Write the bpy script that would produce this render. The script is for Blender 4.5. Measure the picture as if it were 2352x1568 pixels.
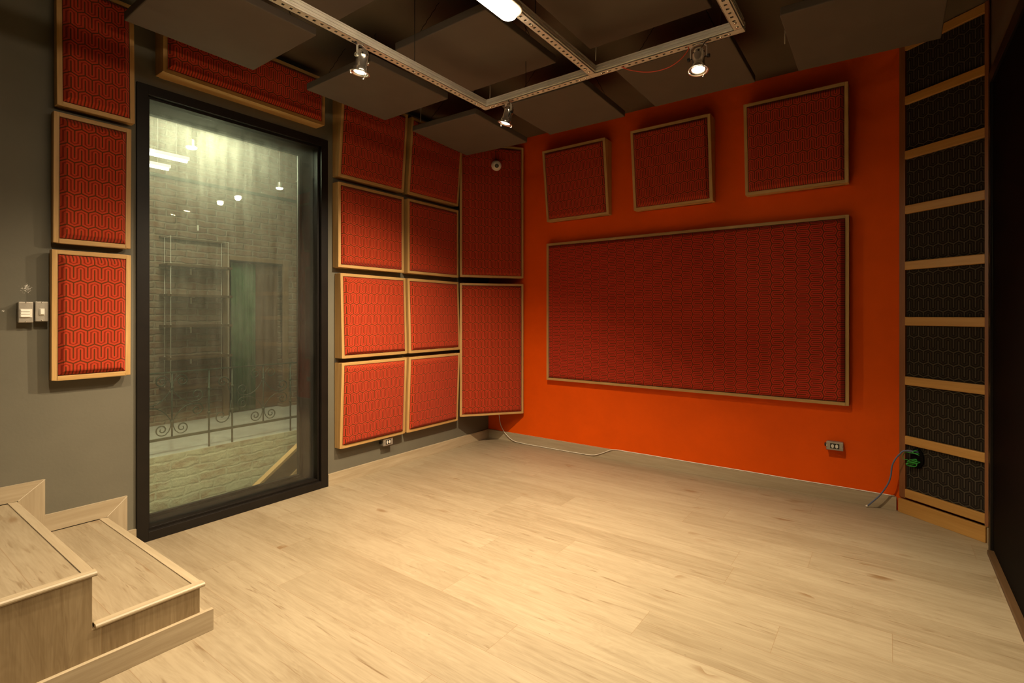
import bpy, bmesh, math, random
from mathutils import Vector, Matrix, noise
random.seed(7)
S = bpy.context.scene
COL = S.collection
PI = math.pi
for o in list(bpy.data.objects):
    bpy.data.objects.remove(o)

# ------------------------------------------------------------------ camera, world, exposure
cam_d = bpy.data.cameras.new('camera')
cam_d.sensor_fit = 'HORIZONTAL'
cam_d.sensor_width = 36.0
cam_d.lens = 36.0 * 1182.55 / 2352
cam_d.shift_y = -(784 - 724.12) / 2352
cam_d.clip_start = 0.05
cam = bpy.data.objects.new('camera', cam_d)
cam.location = (3.1859, -3.9626, 1.2)
cam.rotation_euler = (PI / 2, 0, 0.6315)
COL.objects.link(cam)
S.camera = cam

world = bpy.data.worlds.new('world')
world.use_nodes = True
world.node_tree.nodes['Background'].inputs[0].default_value = (0, 0, 0, 1)
world.node_tree.nodes['Background'].inputs[1].default_value = 0
S.world = world

S.view_settings.view_transform = 'Standard'
S.view_settings.look = 'None'
S.view_settings.gamma = 1
S.view_settings.use_curve_mapping = False
S.view_settings.exposure = 0.45

WARM = (1.0, 0.80, 0.54)
GREENISH = (0.95, 1.0, 0.74)


def light(name, kind, loc, energy, color, target=None, size=0.1, size_y=None, spot=1.2, blend=0.6):
    d = bpy.data.lights.new(name, kind)
    d.energy = energy
    d.color = color
    if kind == 'AREA':
        d.shape = 'RECTANGLE'
        d.size = size
        d.size_y = size_y or size
    else:
        d.shadow_soft_size = size
    if kind == 'SPOT':
        d.spot_size = spot
        d.spot_blend = blend
    o = bpy.data.objects.new(name, d)
    o.location = loc
    if target is not None:
        v = Vector(target) - Vector(loc)
        o.rotation_euler = v.to_track_quat('-Z', 'Y').to_euler()
    COL.objects.link(o)
    return o


# added area lights without fixtures: haze on the pane top, landing, upper bricks
light('courtyard_fill', 'AREA', (-0.50, -2.52, 2.56), 120, GREENISH, (-0.28, -2.52, 2.2), 0.10, 0.75)  # added close to the pane so its top glows with haze
light('courtyard_fill', 'AREA', (-1.3, -1.6, 3.8), 55, (1.0, 0.93, 0.74), (-2.2, -1.4, 0), 0.5, 2.0)
light('courtyard_fill', 'AREA', (-3.3, -1.6, 3.9), 9, (1.0, 0.96, 0.76), (-4.05, -1.0, 3.2), 0.3, 3.0)


# ------------------------------------------------------------------ materials
def new_mat(name):
    m = bpy.data.materials.new(name)
    m.use_nodes = True
    nt = m.node_tree
    return m, nt, nt.nodes['Principled BSDF']


def N(nt, kind, **kw):
    n = nt.nodes.new(kind)
    for k, v in kw.items():
        setattr(n, k, v)
    return n


def L(nt, a, b):
    nt.links.new(a, b)


def mth(nt, op, a, b=None, c=None, clamp=False):
    n = nt.nodes.new('ShaderNodeMath')
    n.operation = op
    n.use_clamp = clamp
    for i, v in enumerate((a, b, c)):
        if v is None:
            continue
        if isinstance(v, (int, float)):
            n.inputs[i].default_value = v
        else:
            nt.links.new(v, n.inputs[i])
    return n.outputs[0]


def ramp(nt, fac, stops, interp='LINEAR'):
    n = nt.nodes.new('ShaderNodeValToRGB')
    n.color_ramp.interpolation = interp
    el = n.color_ramp.elements
    while len(el) < len(stops):
        el.new(0.5)
    for e, (p, c) in zip(el, stops):
        e.position = p
        e.color = (*c, 1)
    if fac is not None:
        nt.links.new(fac, n.inputs[0])
    return n.outputs[0]


def mixc(nt, fac, a, b, blend='MIX'):
    n = nt.nodes.new('ShaderNodeMix')
    n.data_type = 'RGBA'
    n.blend_type = blend
    for sock, v in ((n.inputs[0], fac), (n.inputs[6], a), (n.inputs[7], b)):
        if isinstance(v, (int, float)):
            sock.default_value = v
        elif isinstance(v, tuple):
            sock.default_value = (*v, 1)
        else:
            nt.links.new(v, sock)
    return n.outputs[2]


def noise_tex(nt, vec, scale, detail=3, rough=0.55, dist=0.0):
    n = nt.nodes.new('ShaderNodeTexNoise')
    n.inputs['Scale'].default_value = scale
    n.inputs['Detail'].default_value = detail
    n.inputs['Roughness'].default_value = rough
    n.inputs['Distortion'].default_value = dist
    if vec is not None:
        nt.links.new(vec, n.inputs['Vector'])
    return n.outputs[0]


def coords(nt, kind='Object', scale=(1, 1, 1), loc=(0, 0, 0)):
    t = nt.nodes.new('ShaderNodeTexCoord')
    m = nt.nodes.new('ShaderNodeMapping')
    m.inputs['Scale'].default_value = scale
    m.inputs['Location'].default_value = loc
    nt.links.new(t.outputs[kind], m.inputs[0])
    return m.outputs[0]


def bump(nt, bs, h, strength=0.2, dist=0.01):
    b = nt.nodes.new('ShaderNodeBump')
    b.inputs['Strength'].default_value = strength
    b.inputs['Distance'].default_value = dist
    nt.links.new(h, b.inputs['Height'])
    nt.links.new(b.outputs[0], bs.inputs['Normal'])


def simple(name, col, rough=0.5, metal=0.0, var=0.0, vscale=6, bmp=0.0, bscale=200, spec=0.5):
    m, nt, bs = new_mat(name)
    bs.inputs['Roughness'].default_value = rough
    bs.inputs['Metallic'].default_value = metal
    bs.inputs['Specular IOR Level'].default_value = spec
    v = coords(nt)
    f = noise_tex(nt, v, vscale, 4)
    dark = tuple(c * (1 - var) for c in col)
    lite = tuple(min(1, c * (1 + var)) for c in col)
    c = ramp(nt, f, [(0.3, dark), (0.7, lite)])
    L(nt, c, bs.inputs['Base Color'])
    if bmp:
        bump(nt, bs, noise_tex(nt, v, bscale, 2), bmp, 0.002)
    return m


def wood(name, axis, a, b, rough=0.45, knots=True, gs=1.0):
    """streaky timber: grain runs along the named local axis"""
    m, nt, bs = new_mat(name)
    bs.inputs['Roughness'].default_value = rough
    sc = {'x': (1.2, 22, 22), 'y': (22, 1.2, 22), 'z': (22, 22, 1.2)}[axis]
    sc = tuple(s * gs for s in sc)
    t = nt.nodes.new('ShaderNodeTexCoord')
    oi = nt.nodes.new('ShaderNodeObjectInfo')
    add = nt.nodes.new('ShaderNodeVectorMath')
    add.operation = 'MULTIPLY_ADD'
    cmb = nt.nodes.new('ShaderNodeCombineXYZ')
    for i in range(3):
        L(nt, oi.outputs['Random'], cmb.inputs[i])
    L(nt, cmb.outputs[0], add.inputs[0])
    add.inputs[1].default_value = (13.7, 7.1, 21.3)
    L(nt, t.outputs['Object'], add.inputs[2])
    mp = nt.nodes.new('ShaderNodeMapping')
    mp.inputs['Scale'].default_value = sc
    L(nt, add.outputs[0], mp.inputs[0])
    f1 = noise_tex(nt, mp.outputs[0], 1.0, 5, 0.6, 0.6)
    f2 = noise_tex(nt, mp.outputs[0], 5.0, 3, 0.6)
    f = mth(nt, 'ADD', mth(nt, 'MULTIPLY', f1, 0.65), mth(nt, 'MULTIPLY', f2, 0.35))
    mid = tuple((x + y) / 2 for x, y in zip(a, b))
    c = ramp(nt, f, [(0.34, a), (0.5, mid), (0.64, b)])
    c = mixc(nt, mth(nt, 'MULTIPLY', oi.outputs['Random'], 0.35), c, tuple(x * 0.62 for x in a))
    L(nt, c, bs.inputs['Base Color'])
    bump(nt, bs, f2, 0.08, 0.002)
    return m


def planks(name, along='x', w=0.1967, length=1.36, w0=-2.73, tones=((0.243, 0.184, 0.110), (0.352, 0.284, 0.186)), rough=0.42):
    """oak laminate boards with joints, knots and rings"""
    m, nt, bs = new_mat(name)
    t = nt.nodes.new('ShaderNodeTexCoord')
    sep = nt.nodes.new('ShaderNodeSeparateXYZ')
    L(nt, t.outputs['Object'], sep.inputs[0])
    X, Y = {'x': (sep.outputs[0], sep.outputs[1]), 'y': (sep.outputs[1], sep.outputs[0]), 'z': (sep.outputs[2], sep.outputs[1])}[along]
    yy = mth(nt, 'DIVIDE', mth(nt, 'SUBTRACT', Y, w0), w)
    row = mth(nt, 'FLOOR', yy)
    fy = mth(nt, 'FRACT', yy)
    wn = nt.nodes.new('ShaderNodeTexWhiteNoise')
    wn.noise_dimensions = '1D'
    L(nt, mth(nt, 'ADD', row, 3.37), wn.inputs['W'])
    xx = mth(nt, 'ADD', mth(nt, 'DIVIDE', X, length), mth(nt, 'MULTIPLY', wn.outputs[0], 5.0))
    colm = mth(nt, 'FLOOR', xx)
    fx = mth(nt, 'FRACT', xx)
    idv = nt.nodes.new('ShaderNodeCombineXYZ')
    L(nt, row, idv.inputs[0])
    L(nt, colm, idv.inputs[1])
    wn2 = nt.nodes.new('ShaderNodeTexWhiteNoise')
    wn2.noise_dimensions = '3D'
    L(nt, idv.outputs[0], wn2.inputs['Vector'])
    rnd = wn2.outputs[0]
    # grain coordinates, shifted per board
    gv = nt.nodes.new('ShaderNodeCombineXYZ')
    L(nt, mth(nt, 'ADD', mth(nt, 'MULTIPLY', X, 1.0), mth(nt, 'MULTIPLY', rnd, 31.0)), gv.inputs[0])
    L(nt, mth(nt, 'ADD', Y, mth(nt, 'MULTIPLY', rnd, 17.0)), gv.inputs[1])
    L(nt, mth(nt, 'MULTIPLY', rnd, 9.0), gv.inputs[2])

    def gmap(sx, sy):
        mp = nt.nodes.new('ShaderNodeMapping')
        mp.inputs['Scale'].default_value = (sx, sy, 1)
        L(nt, gv.outputs[0], mp.inputs[0])
        return mp.outputs[0]
    big = noise_tex(nt, gmap(0.9, 5.0), 1.3, 3, 0.55, 1.2)
    fine = noise_tex(nt, gmap(3.0, 60.0), 1.0, 4, 0.6, 0.4)
    xf = noise_tex(nt, gmap(10.0, 220.0), 1.0, 2, 0.5)
    rings = nt.nodes.new('ShaderNodeMath')
    rings.operation = 'SINE'
    L(nt, mth(nt, 'MULTIPLY', big, 95.0), rings.inputs[0])
    med = noise_tex(nt, gmap(2.2, 18.0), 1.0, 4, 0.62, 0.8)
    f = mth(nt, 'ADD', mth(nt, 'ADD', mth(nt, 'MULTIPLY', big, 0.26), mth(nt, 'MULTIPLY', med, 0.26)),
            mth(nt, 'ADD', mth(nt, 'MULTIPLY', fine, 0.34), mth(nt, 'MULTIPLY', xf, 0.16)))
    f = mth(nt, 'ADD', f, mth(nt, 'MULTIPLY', rings.outputs[0], 0.022))
    f = mth(nt, 'ADD', f, mth(nt, 'MULTIPLY', mth(nt, 'SUBTRACT', rnd, 0.5), 0.13))
    a, b = tones
    mid = tuple((x + y) / 2 for x, y in zip(a, b))
    c = ramp(nt, f, [(0.37, a), (0.50, mid), (0.64, b)])
    # knots
    vo = nt.nodes.new('ShaderNodeTexVoronoi')
    vo.inputs['Scale'].default_value = 1.0
    vo.inputs['Randomness'].default_value = 1.0
    dist = mth(nt, 'MULTIPLY', mth(nt, 'SUBTRACT', big, 0.5), 0.22)
    mpk = nt.nodes.new('ShaderNodeMapping')
    mpk.inputs['Scale'].default_value = (2.3, 5.5, 1)
    av = nt.nodes.new('ShaderNodeVectorMath')
    av.operation = 'ADD'
    cd = nt.nodes.new('ShaderNodeCombineXYZ')
    L(nt, dist, cd.inputs[0])
    L(nt, dist, cd.inputs[1])
    L(nt, gv.outputs[0], av.inputs[0])
    L(nt, cd.outputs[0], av.inputs[1])
    L(nt, av.outputs[0], mpk.inputs[0])
    L(nt, mpk.outputs[0], vo.inputs['Vector'])
    k = nt.nodes.new('ShaderNodeMapRange')
    k.interpolation_type = 'SMOOTHSTEP'
    k.inputs[1].default_value = 0.03
    k.inputs[2].default_value = 0.17
    k.inputs[3].default_value = 1.0
    k.inputs[4].default_value = 0.0
    L(nt, vo.outputs['Distance'], k.inputs[0])
    has = mth(nt, 'GREATER_THAN', noise_tex(nt, gmap(1.1, 2.0), 1.7, 1), 0.52)
    kf = mth(nt, 'MULTIPLY', mth(nt, 'MULTIPLY', k.outputs[0], has), mth(nt, 'ADD', fine, 0.1))
    c = mixc(nt, mth(nt, 'MULTIPLY', kf, 1.6, clamp=True), c, (0.20, 0.125, 0.06))
    # short dark flecks along the grain
    fl = noise_tex(nt, gmap(7.0, 75.0), 1.0, 2, 0.5, 0.3)
    flm = noise_tex(nt, gmap(1.4, 7.0), 1.0, 2, 0.5)
    flf = mth(nt, 'MULTIPLY', mth(nt, 'SUBTRACT', fl, 0.60, clamp=True), mth(nt, 'SUBTRACT', flm, 0.42, clamp=True))
    c = mixc(nt, mth(nt, 'MULTIPLY', flf, 26.0, clamp=True), c, (0.17, 0.11, 0.055))
    # tiny dark pores
    vp = nt.nodes.new('ShaderNodeTexVoronoi')
    L(nt, gmap(9.0, 14.0), vp.inputs['Vector'])
    vp.inputs['Scale'].default_value = 1.0
    pf = mth(nt, 'LESS_THAN', vp.outputs['Distance'], 0.035)
    c = mixc(nt, mth(nt, 'MULTIPLY', pf, 0.5), c, (0.12, 0.07, 0.03))
    # joints
    ey = mth(nt, 'MULTIPLY', mth(nt, 'MINIMUM', fy, mth(nt, 'SUBTRACT', 1.0, fy)), w)
    ex = mth(nt, 'MULTIPLY', mth(nt, 'MINIMUM', fx, mth(nt, 'SUBTRACT', 1.0, fx)), length)
    e = mth(nt, 'MINIMUM', ex, ey)
    j = mth(nt, 'LESS_THAN', e, 0.0011)
    c = mixc(nt, mth(nt, 'MULTIPLY', j, 0.55), c, (0.22, 0.13, 0.06))
    L(nt, c, bs.inputs['Base Color'])
    bs.inputs['Roughness'].default_value = rough
    bs.inputs['Specular IOR Level'].default_value = 0.35
    bump(nt, bs, fine, 0.05, 0.002)
    return m


def meander(name, dark, bright, mid, rot=False, p=0.0533, rough=0.85):
    """woven fabric: rows of arches between hexagonal zigzag lines (true distance pattern)"""
    m, nt, bs = new_mat(name)
    bs.inputs['Roughness'].default_value = rough
    bs.inputs['Specular IOR Level'].default_value = 0.15
    bs.inputs['Sheen Weight'].default_value = 0.1
    t = nt.nodes.new('ShaderNodeTexCoord')
    sep = nt.nodes.new('ShaderNodeSeparateXYZ')
    L(nt, t.outputs['Object'], sep.inputs[0])
    U, V = (sep.outputs[0], sep.outputs[2])
    if rot:
        U, V = V, U
    A, H = 0.22, 1.43
    LEN = 0.66 * H
    u = mth(nt, 'DIVIDE', U, p)
    v = mth(nt, 'DIVIDE', V, p)
    fu = mth(nt, 'FRACT', u)
    du_half = mth(nt, 'ABSOLUTE', mth(nt, 'SUBTRACT', fu, 0.5))        # 0 at trough, .5 at peak
    du_peak = mth(nt, 'SUBTRACT', 0.5, du_half)
    zig = mth(nt, 'MULTIPLY', du_half, 2 * A)                          # 0 at trough, A at peak
    w = mth(nt, 'SUBTRACT', v, zig)
    tt = mth(nt, 'MULTIPLY', mth(nt, 'FRACT', mth(nt, 'DIVIDE', w, H)), H)
    d1 = mth(nt, 'MULTIPLY', mth(nt, 'MINIMUM', tt, mth(nt, 'SUBTRACT', H, tt)), 0.915)
    yv = mth(nt, 'ADD', tt, zig)
    e2 = mth(nt, 'MAXIMUM', mth(nt, 'SUBTRACT', mth(nt, 'SUBTRACT', yv, A), LEN), 0.0)
    d2 = mth(nt, 'SQRT', mth(nt, 'ADD', mth(nt, 'MULTIPLY', du_peak, du_peak), mth(nt, 'MULTIPLY', e2, e2)))
    e3 = mth(nt, 'MAXIMUM', mth(nt, 'SUBTRACT', mth(nt, 'SUBTRACT', H, yv), LEN), 0.0)
    d3 = mth(nt, 'SQRT', mth(nt, 'ADD', mth(nt, 'MULTIPLY', du_half, du_half), mth(nt, 'MULTIPLY', e3, e3)))
    d = mth(nt, 'MINIMUM', d1, mth(nt, 'MINIMUM', d2, d3))
    c = ramp(nt, mth(nt, 'MULTIPLY', d, 3.0), [(0.0, dark), (0.135, dark), (0.175, bright), (0.545, bright), (0.595, mid), (1.0, mid)])
    weave = noise_tex(nt, coords(nt, 'Object', (1, 1, 1)), 420, 2)
    c = mixc(nt, mth(nt, 'MULTIPLY', weave, 0.25), c, (0.0, 0.0, 0.0))
    L(nt, c, bs.inputs['Base Color'])
    bump(nt, bs, weave, 0.25, 0.001)
    return m


def brick(name, c1, c2, mortar, scale=1.0, wash=0.0, wash_col=(0.6, 0.6, 0.5), rough_edges=1.0, relief=1.0):
    m, nt, bs = new_mat(name)
    bs.inputs['Roughness'].default_value = 0.9
    t = nt.nodes.new('ShaderNodeTexCoord')
    sep = nt.nodes.new('ShaderNodeSeparateXYZ')
    L(nt, t.outputs['Object'], sep.inputs[0])
    cmb = nt.nodes.new('ShaderNodeCombineXYZ')
    L(nt, sep.outputs[1], cmb.inputs[0])
    L(nt, sep.outputs[2], cmb.inputs[1])
    dn = nt.nodes.new('ShaderNodeTexNoise')
    dn.inputs['Scale'].default_value = 7
    dn.inputs['Detail'].default_value = 5
    L(nt, t.outputs['Object'], dn.inputs['Vector'])
    va = nt.nodes.new('ShaderNodeVectorMath')
    va.operation = 'MULTIPLY_ADD'
    L(nt, dn.outputs['Color'], va.inputs[0])
    va.inputs[1].default_value = (0.05 * rough_edges, 0.05 * rough_edges, 0)
    L(nt, cmb.outputs[0], va.inputs[2])
    b = nt.nodes.new('ShaderNodeTexBrick')
    b.inputs['Scale'].default_value = 1.0
    b.inputs['Brick Width'].default_value = 0.24 * scale
    b.inputs['Row Height'].default_value = 0.082 * scale
    b.inputs['Mortar Size'].default_value = 0.016
    b.inputs['Mortar Smooth'].default_value = 0.9
    b.inputs['Bias'].default_value = 0.0
    b.inputs['Color1'].default_value = (*c1, 1)
    b.inputs['Color2'].default_value = (*c2, 1)
    b.inputs['Mortar'].default_value = (*mortar, 1)
    L(nt, va.outputs[0], b.inputs['Vector'])
    n1 = noise_tex(nt, coords(nt, 'Object'), 9, 5, 0.65)
    c = mixc(nt, ramp(nt, n1, [(0.42, (0.05,) * 3), (0.62, (0.7,) * 3)]), b.outputs['Color'], mortar)
    if wash:
        n2 = noise_tex(nt, coords(nt, 'Object', (1, 1.2, 3.5)), 2.2, 6, 0.7)
        wf = ramp(nt, n2, [(0.42, (wash * 0.12,) * 3), (0.56, (wash,) * 3)])
        c = mixc(nt, wf, c, wash_col)
    L(nt, c, bs.inputs['Base Color'])
    bump(nt, bs, mth(nt, 'ADD', mth(nt, 'MULTIPLY', b.outputs['Fac'], -relief), mth(nt, 'MULTIPLY', n1, 1.6)), 0.7, 0.02)
    return m


def wall_paint(name, col, peel=None, rough=0.6, spec=0.3):
    m, nt, bs = new_mat(name)
    bs.inputs['Roughness'].default_value = rough
    bs.inputs['Specular IOR Level'].default_value = spec
    v = coords(nt, 'Object')
    f = noise_tex(nt, v, 3.0, 5, 0.6)
    c = ramp(nt, f, [(0.3, tuple(x * 0.93 for x in col)), (0.7, tuple(x * 1.06 for x in col))])
    f2 = noise_tex(nt, v, 75, 3, 0.6)
    if peel:
        t = nt.nodes.new('ShaderNodeTexCoord')
        total = None
        for (pos, r, thr) in peel:
            vm = nt.nodes.new('ShaderNodeVectorMath')
            vm.operation = 'DISTANCE'
            L(nt, t.outputs['Object'], vm.inputs[0])
            vm.inputs[1].default_value = pos
            near = mth(nt, 'SUBTRACT', 1.0, mth(nt, 'DIVIDE', vm.outputs['Value'], r), clamp=True)
            sp = noise_tex(nt, coords(nt, 'Object'), 190, 3, 0.7)
            on = mth(nt, 'GREATER_THAN', mth(nt, 'ADD', sp, mth(nt, 'MULTIPLY', near, 0.22)), thr)
            on = mth(nt, 'MULTIPLY', on, mth(nt, 'GREATER_THAN', near, 0.02))
            total = on if total is None else mth(nt, 'MAXIMUM', total, on)
        c = mixc(nt, total, c, (0.75, 0.72, 0.66))
    L(nt, c, bs.inputs['Base Color'])
    bump(nt, bs, f2, 0.12, 0.003)
    return m


def emitter(name, col, strength):
    m = bpy.data.materials.new(name)
    m.use_nodes = True
    nt = m.node_tree
    nt.nodes.clear()
    e = nt.nodes.new('ShaderNodeEmission')
    e.inputs[0].default_value = (*col, 1)
    e.inputs[1].default_value = strength
    o = nt.nodes.new('ShaderNodeOutputMaterial')
    L(nt, e.outputs[0], o.inputs[0])
    return m


def dusty_glass(name, tint, dust=0.05):
    m = bpy.data.materials.new(name)
    m.use_nodes = True
    nt = m.node_tree
    nt.nodes.clear()
    tr = nt.nodes.new('ShaderNodeBsdfTransparent')
    tr.inputs[0].default_value = (*tint, 1)
    gl = nt.nodes.new('ShaderNodeBsdfGlossy')
    gl.inputs['Roughness'].default_value = 0.0
    fr = nt.nodes.new('ShaderNodeFresnel')
    fr.inputs[0].default_value = 1.5
    mx = nt.nodes.new('ShaderNodeMixShader')
    L(nt, mth(nt, 'MULTIPLY', fr.outputs[0], 1.0), mx.inputs[0])
    L(nt, tr.outputs[0], mx.inputs[1])
    L(nt, gl.outputs[0], mx.inputs[2])
    df = nt.nodes.new('ShaderNodeBsdfDiffuse')
    df.inputs[0].default_value = (0.84, 0.80, 0.70, 1)
    tl = nt.nodes.new('ShaderNodeBsdfTranslucent')
    tl.inputs[0].default_value = (0.84, 0.80, 0.70, 1)
    md = nt.nodes.new('ShaderNodeMixShader')
    md.inputs[0].default_value = 0.6
    L(nt, df.outputs[0], md.inputs[1])
    L(nt, tl.outputs[0], md.inputs[2])
    smear = noise_tex(nt, coords(nt, 'Object', (1, 3.5, 1.1)), 2.6, 6, 0.65, 1.5)
    streak = noise_tex(nt, coords(nt, 'Object', (1, 9, 0.6)), 3.0, 3, 0.6, 0.5)
    f = ramp(nt, mth(nt, 'MULTIPLY', mth(nt, 'ADD', smear, streak), 0.5), [(0.40, (dust * 0.45,) * 3), (0.62, (dust,) * 3)])
    fin = nt.nodes.new('ShaderNodeMixShader')
    L(nt, f, fin.inputs[0])
    L(nt, mx.outputs[0], fin.inputs[1])
    L(nt, md.outputs[0], fin.inputs[2])
    o = nt.nodes.new('ShaderNodeOutputMaterial')
    L(nt, fin.outputs[0], o.inputs[0])
    return m


M = {}
M['floor'] = planks('oak_laminate')
M['stair_tread'] = planks('oak_laminate_tread', w=0.1967, w0=-3.03, length=1.5)
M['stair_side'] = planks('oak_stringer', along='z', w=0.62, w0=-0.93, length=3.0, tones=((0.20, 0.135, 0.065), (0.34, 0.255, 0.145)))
M['oak_x'] = wood('oak_board_x', 'x', (0.37, 0.285, 0.175), (0.52, 0.425, 0.285), 0.42)
M['oak_y'] = wood('oak_board_y', 'y', (0.37, 0.285, 0.175), (0.52, 0.425, 0.285), 0.42)
M['oak_z'] = wood('oak_board_z', 'z', (0.37, 0.285, 0.175), (0.52, 0.425, 0.285), 0.42)
M['frame_x'] = wood('frame_timber_x', 'x', (0.45, 0.25, 0.075), (0.64, 0.40, 0.15), 0.5)
M['frame_z'] = wood('frame_timber_z', 'z', (0.45, 0.25, 0.075), (0.64, 0.40, 0.15), 0.5)
M['honey_x'] = wood('honey_timber_x', 'x', (0.41, 0.195, 0.040), (0.53, 0.275, 0.070), 0.4)
M['honey_z'] = wood('shaded_honey_post', 'z', (0.17, 0.058, 0.016), (0.25, 0.088, 0.026), 0.4)  # honey timber darkened and reddened to hold the shade on the posts
M['grey_wall'] = wall_paint('warm_grey_paint', (0.140, 0.128, 0.094),
                            [((0.0, -3.372, 1.322), 0.03, 0.70), ((0.0, -3.372, 1.334), 0.014, 0.66), ((0, -3.45, 1.22), 0.005, 0.60)])
M['red_wall'] = wall_paint('burnt_orange_paint', (0.74, 0.086, 0.001), rough=0.55, spec=0.12)
M['dark_wall'] = wall_paint('dark_brown_paint', (0.10, 0.075, 0.05))
M['ceiling'] = wall_paint('dark_ceiling_paint', (0.115, 0.09, 0.062))
M['foam'] = simple('foam_fabric', (0.125, 0.098, 0.076), 0.9, 0, 0.05, 5, 0.2, 300, 0.2)
M['black_steel'] = simple('black_steel_paint', (0.009, 0.0065, 0.0045), 0.42, 0, 0.2, 9, 0.1, 120, 0.3)
M['black_door'] = simple('black_door_paint', (0.0015, 0.0012, 0.001), 0.7, 0, 0.1, 5, 0, 1, 0.05)
M['red_fabric'] = meander('red_meander_fabric', (0.125, 0.031, 0.004), (0.52, 0.052, 0.016), (0.26, 0.022, 0.004))
M['red_fabric_turned'] = meander('red_meander_fabric_turned', (0.120, 0.028, 0.004), (0.50, 0.040, 0.014), (0.27, 0.017, 0.004), rot=True)
M['black_fabric'] = meander('black_meander_fabric', (0.066, 0.050, 0.032), (0.010, 0.006, 0.003), (0.030, 0.020, 0.012))
M['galv'] = simple('galvanised_steel', (0.74, 0.69, 0.60), 0.40, 0.25, 0.08, 14, 0.05, 80)
M['aluminium'] = simple('polished_aluminium', (0.80, 0.77, 0.72), 0.24, 0.92, 0.05, 9)
M['screw'] = simple('zinc_screw', (0.80, 0.78, 0.70), 0.25, 0.9)
M['box_metal'] = simple('cast_conduit_metal', (0.40, 0.36, 0.30), 0.5, 0.6, 0.12, 25, 0.2, 150)
M['white_plastic'] = simple('white_plastic', (0.80, 0.76, 0.66), 0.35)
M['lamp_case'] = simple('cream_lamp_case', (0.42, 0.36, 0.29), 0.6, 0, 0.02, 5, 0, 1, 0.2)
M['black_plastic'] = simple('black_plastic', (0.012, 0.011, 0.010), 0.45)
M['grey_plastic'] = simple('dark_lens', (0.09, 0.08, 0.07), 0.25)
M['white_cord'] = simple('white_cord', (0.74, 0.68, 0.56), 0.45)
M['blue_cord'] = simple('blue_grey_cord', (0.10, 0.13, 0.22), 0.5)
M['green_cord'] = simple('green_wire', (0.03, 0.34, 0.04), 0.45)
M['red_cord'] = simple('red_wire', (0.62, 0.06, 0.02), 0.45)
M['hole'] = simple('dark_hole', (0.004, 0.003, 0.002), 0.9, 0, 0, 5, 0, 1, 0.1)
M['brick'] = brick('old_brick', (0.17, 0.085, 0.05), (0.24, 0.13, 0.075), (0.27, 0.215, 0.15))
M['brick_wash'] = brick('limewashed_brick', (0.30, 0.15, 0.075), (0.42, 0.30, 0.17), (0.46, 0.42, 0.30), 1.1, 0.92, (0.54, 0.50, 0.35), 1.4, 0.25)
M['plaster'] = wall_paint('pale_plaster', (0.62, 0.66, 0.54))
M['concrete'] = simple('concrete_slab', (0.50, 0.50, 0.45), 0.8, 0, 0.15, 4, 0.3, 60)
M['iron'] = simple('wrought_iron', (0.060, 0.066, 0.042), 0.5, 0.4, 0.3, 20, 0.2, 90)
M['dark_timber_y'] = wood('dark_timber_y', 'y', (0.07, 0.035, 0.012), (0.13, 0.065, 0.022), 0.6)
M['door_timber'] = wood('door_timber', 'z', (0.10, 0.05, 0.025), (0.17, 0.09, 0.045), 0.5)
M['jamb_timber'] = wood('jamb_timber', 'z', (0.22, 0.13, 0.07), (0.32, 0.20, 0.11), 0.55)
M['rail_timber'] = wood('rail_timber', 'y', (0.36, 0.20, 0.08), (0.48, 0.28, 0.12), 0.5)
M['curtain'] = simple('green_curtain', (0.06, 0.13, 0.06), 0.8, 0, 0.25, 9)
M['glass'] = dusty_glass('dusty_window_glass', (0.95, 0.965, 0.92), 0.045)
M['lamp_glow'] = emitter('lamp_diffuser_glow', WARM, 33)
M['spot_glow'] = emitter('spot_lens_glow', WARM, 70)
M['tube_glow'] = emitter('tube_glow', (0.95, 1.0, 0.88), 14)


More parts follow.
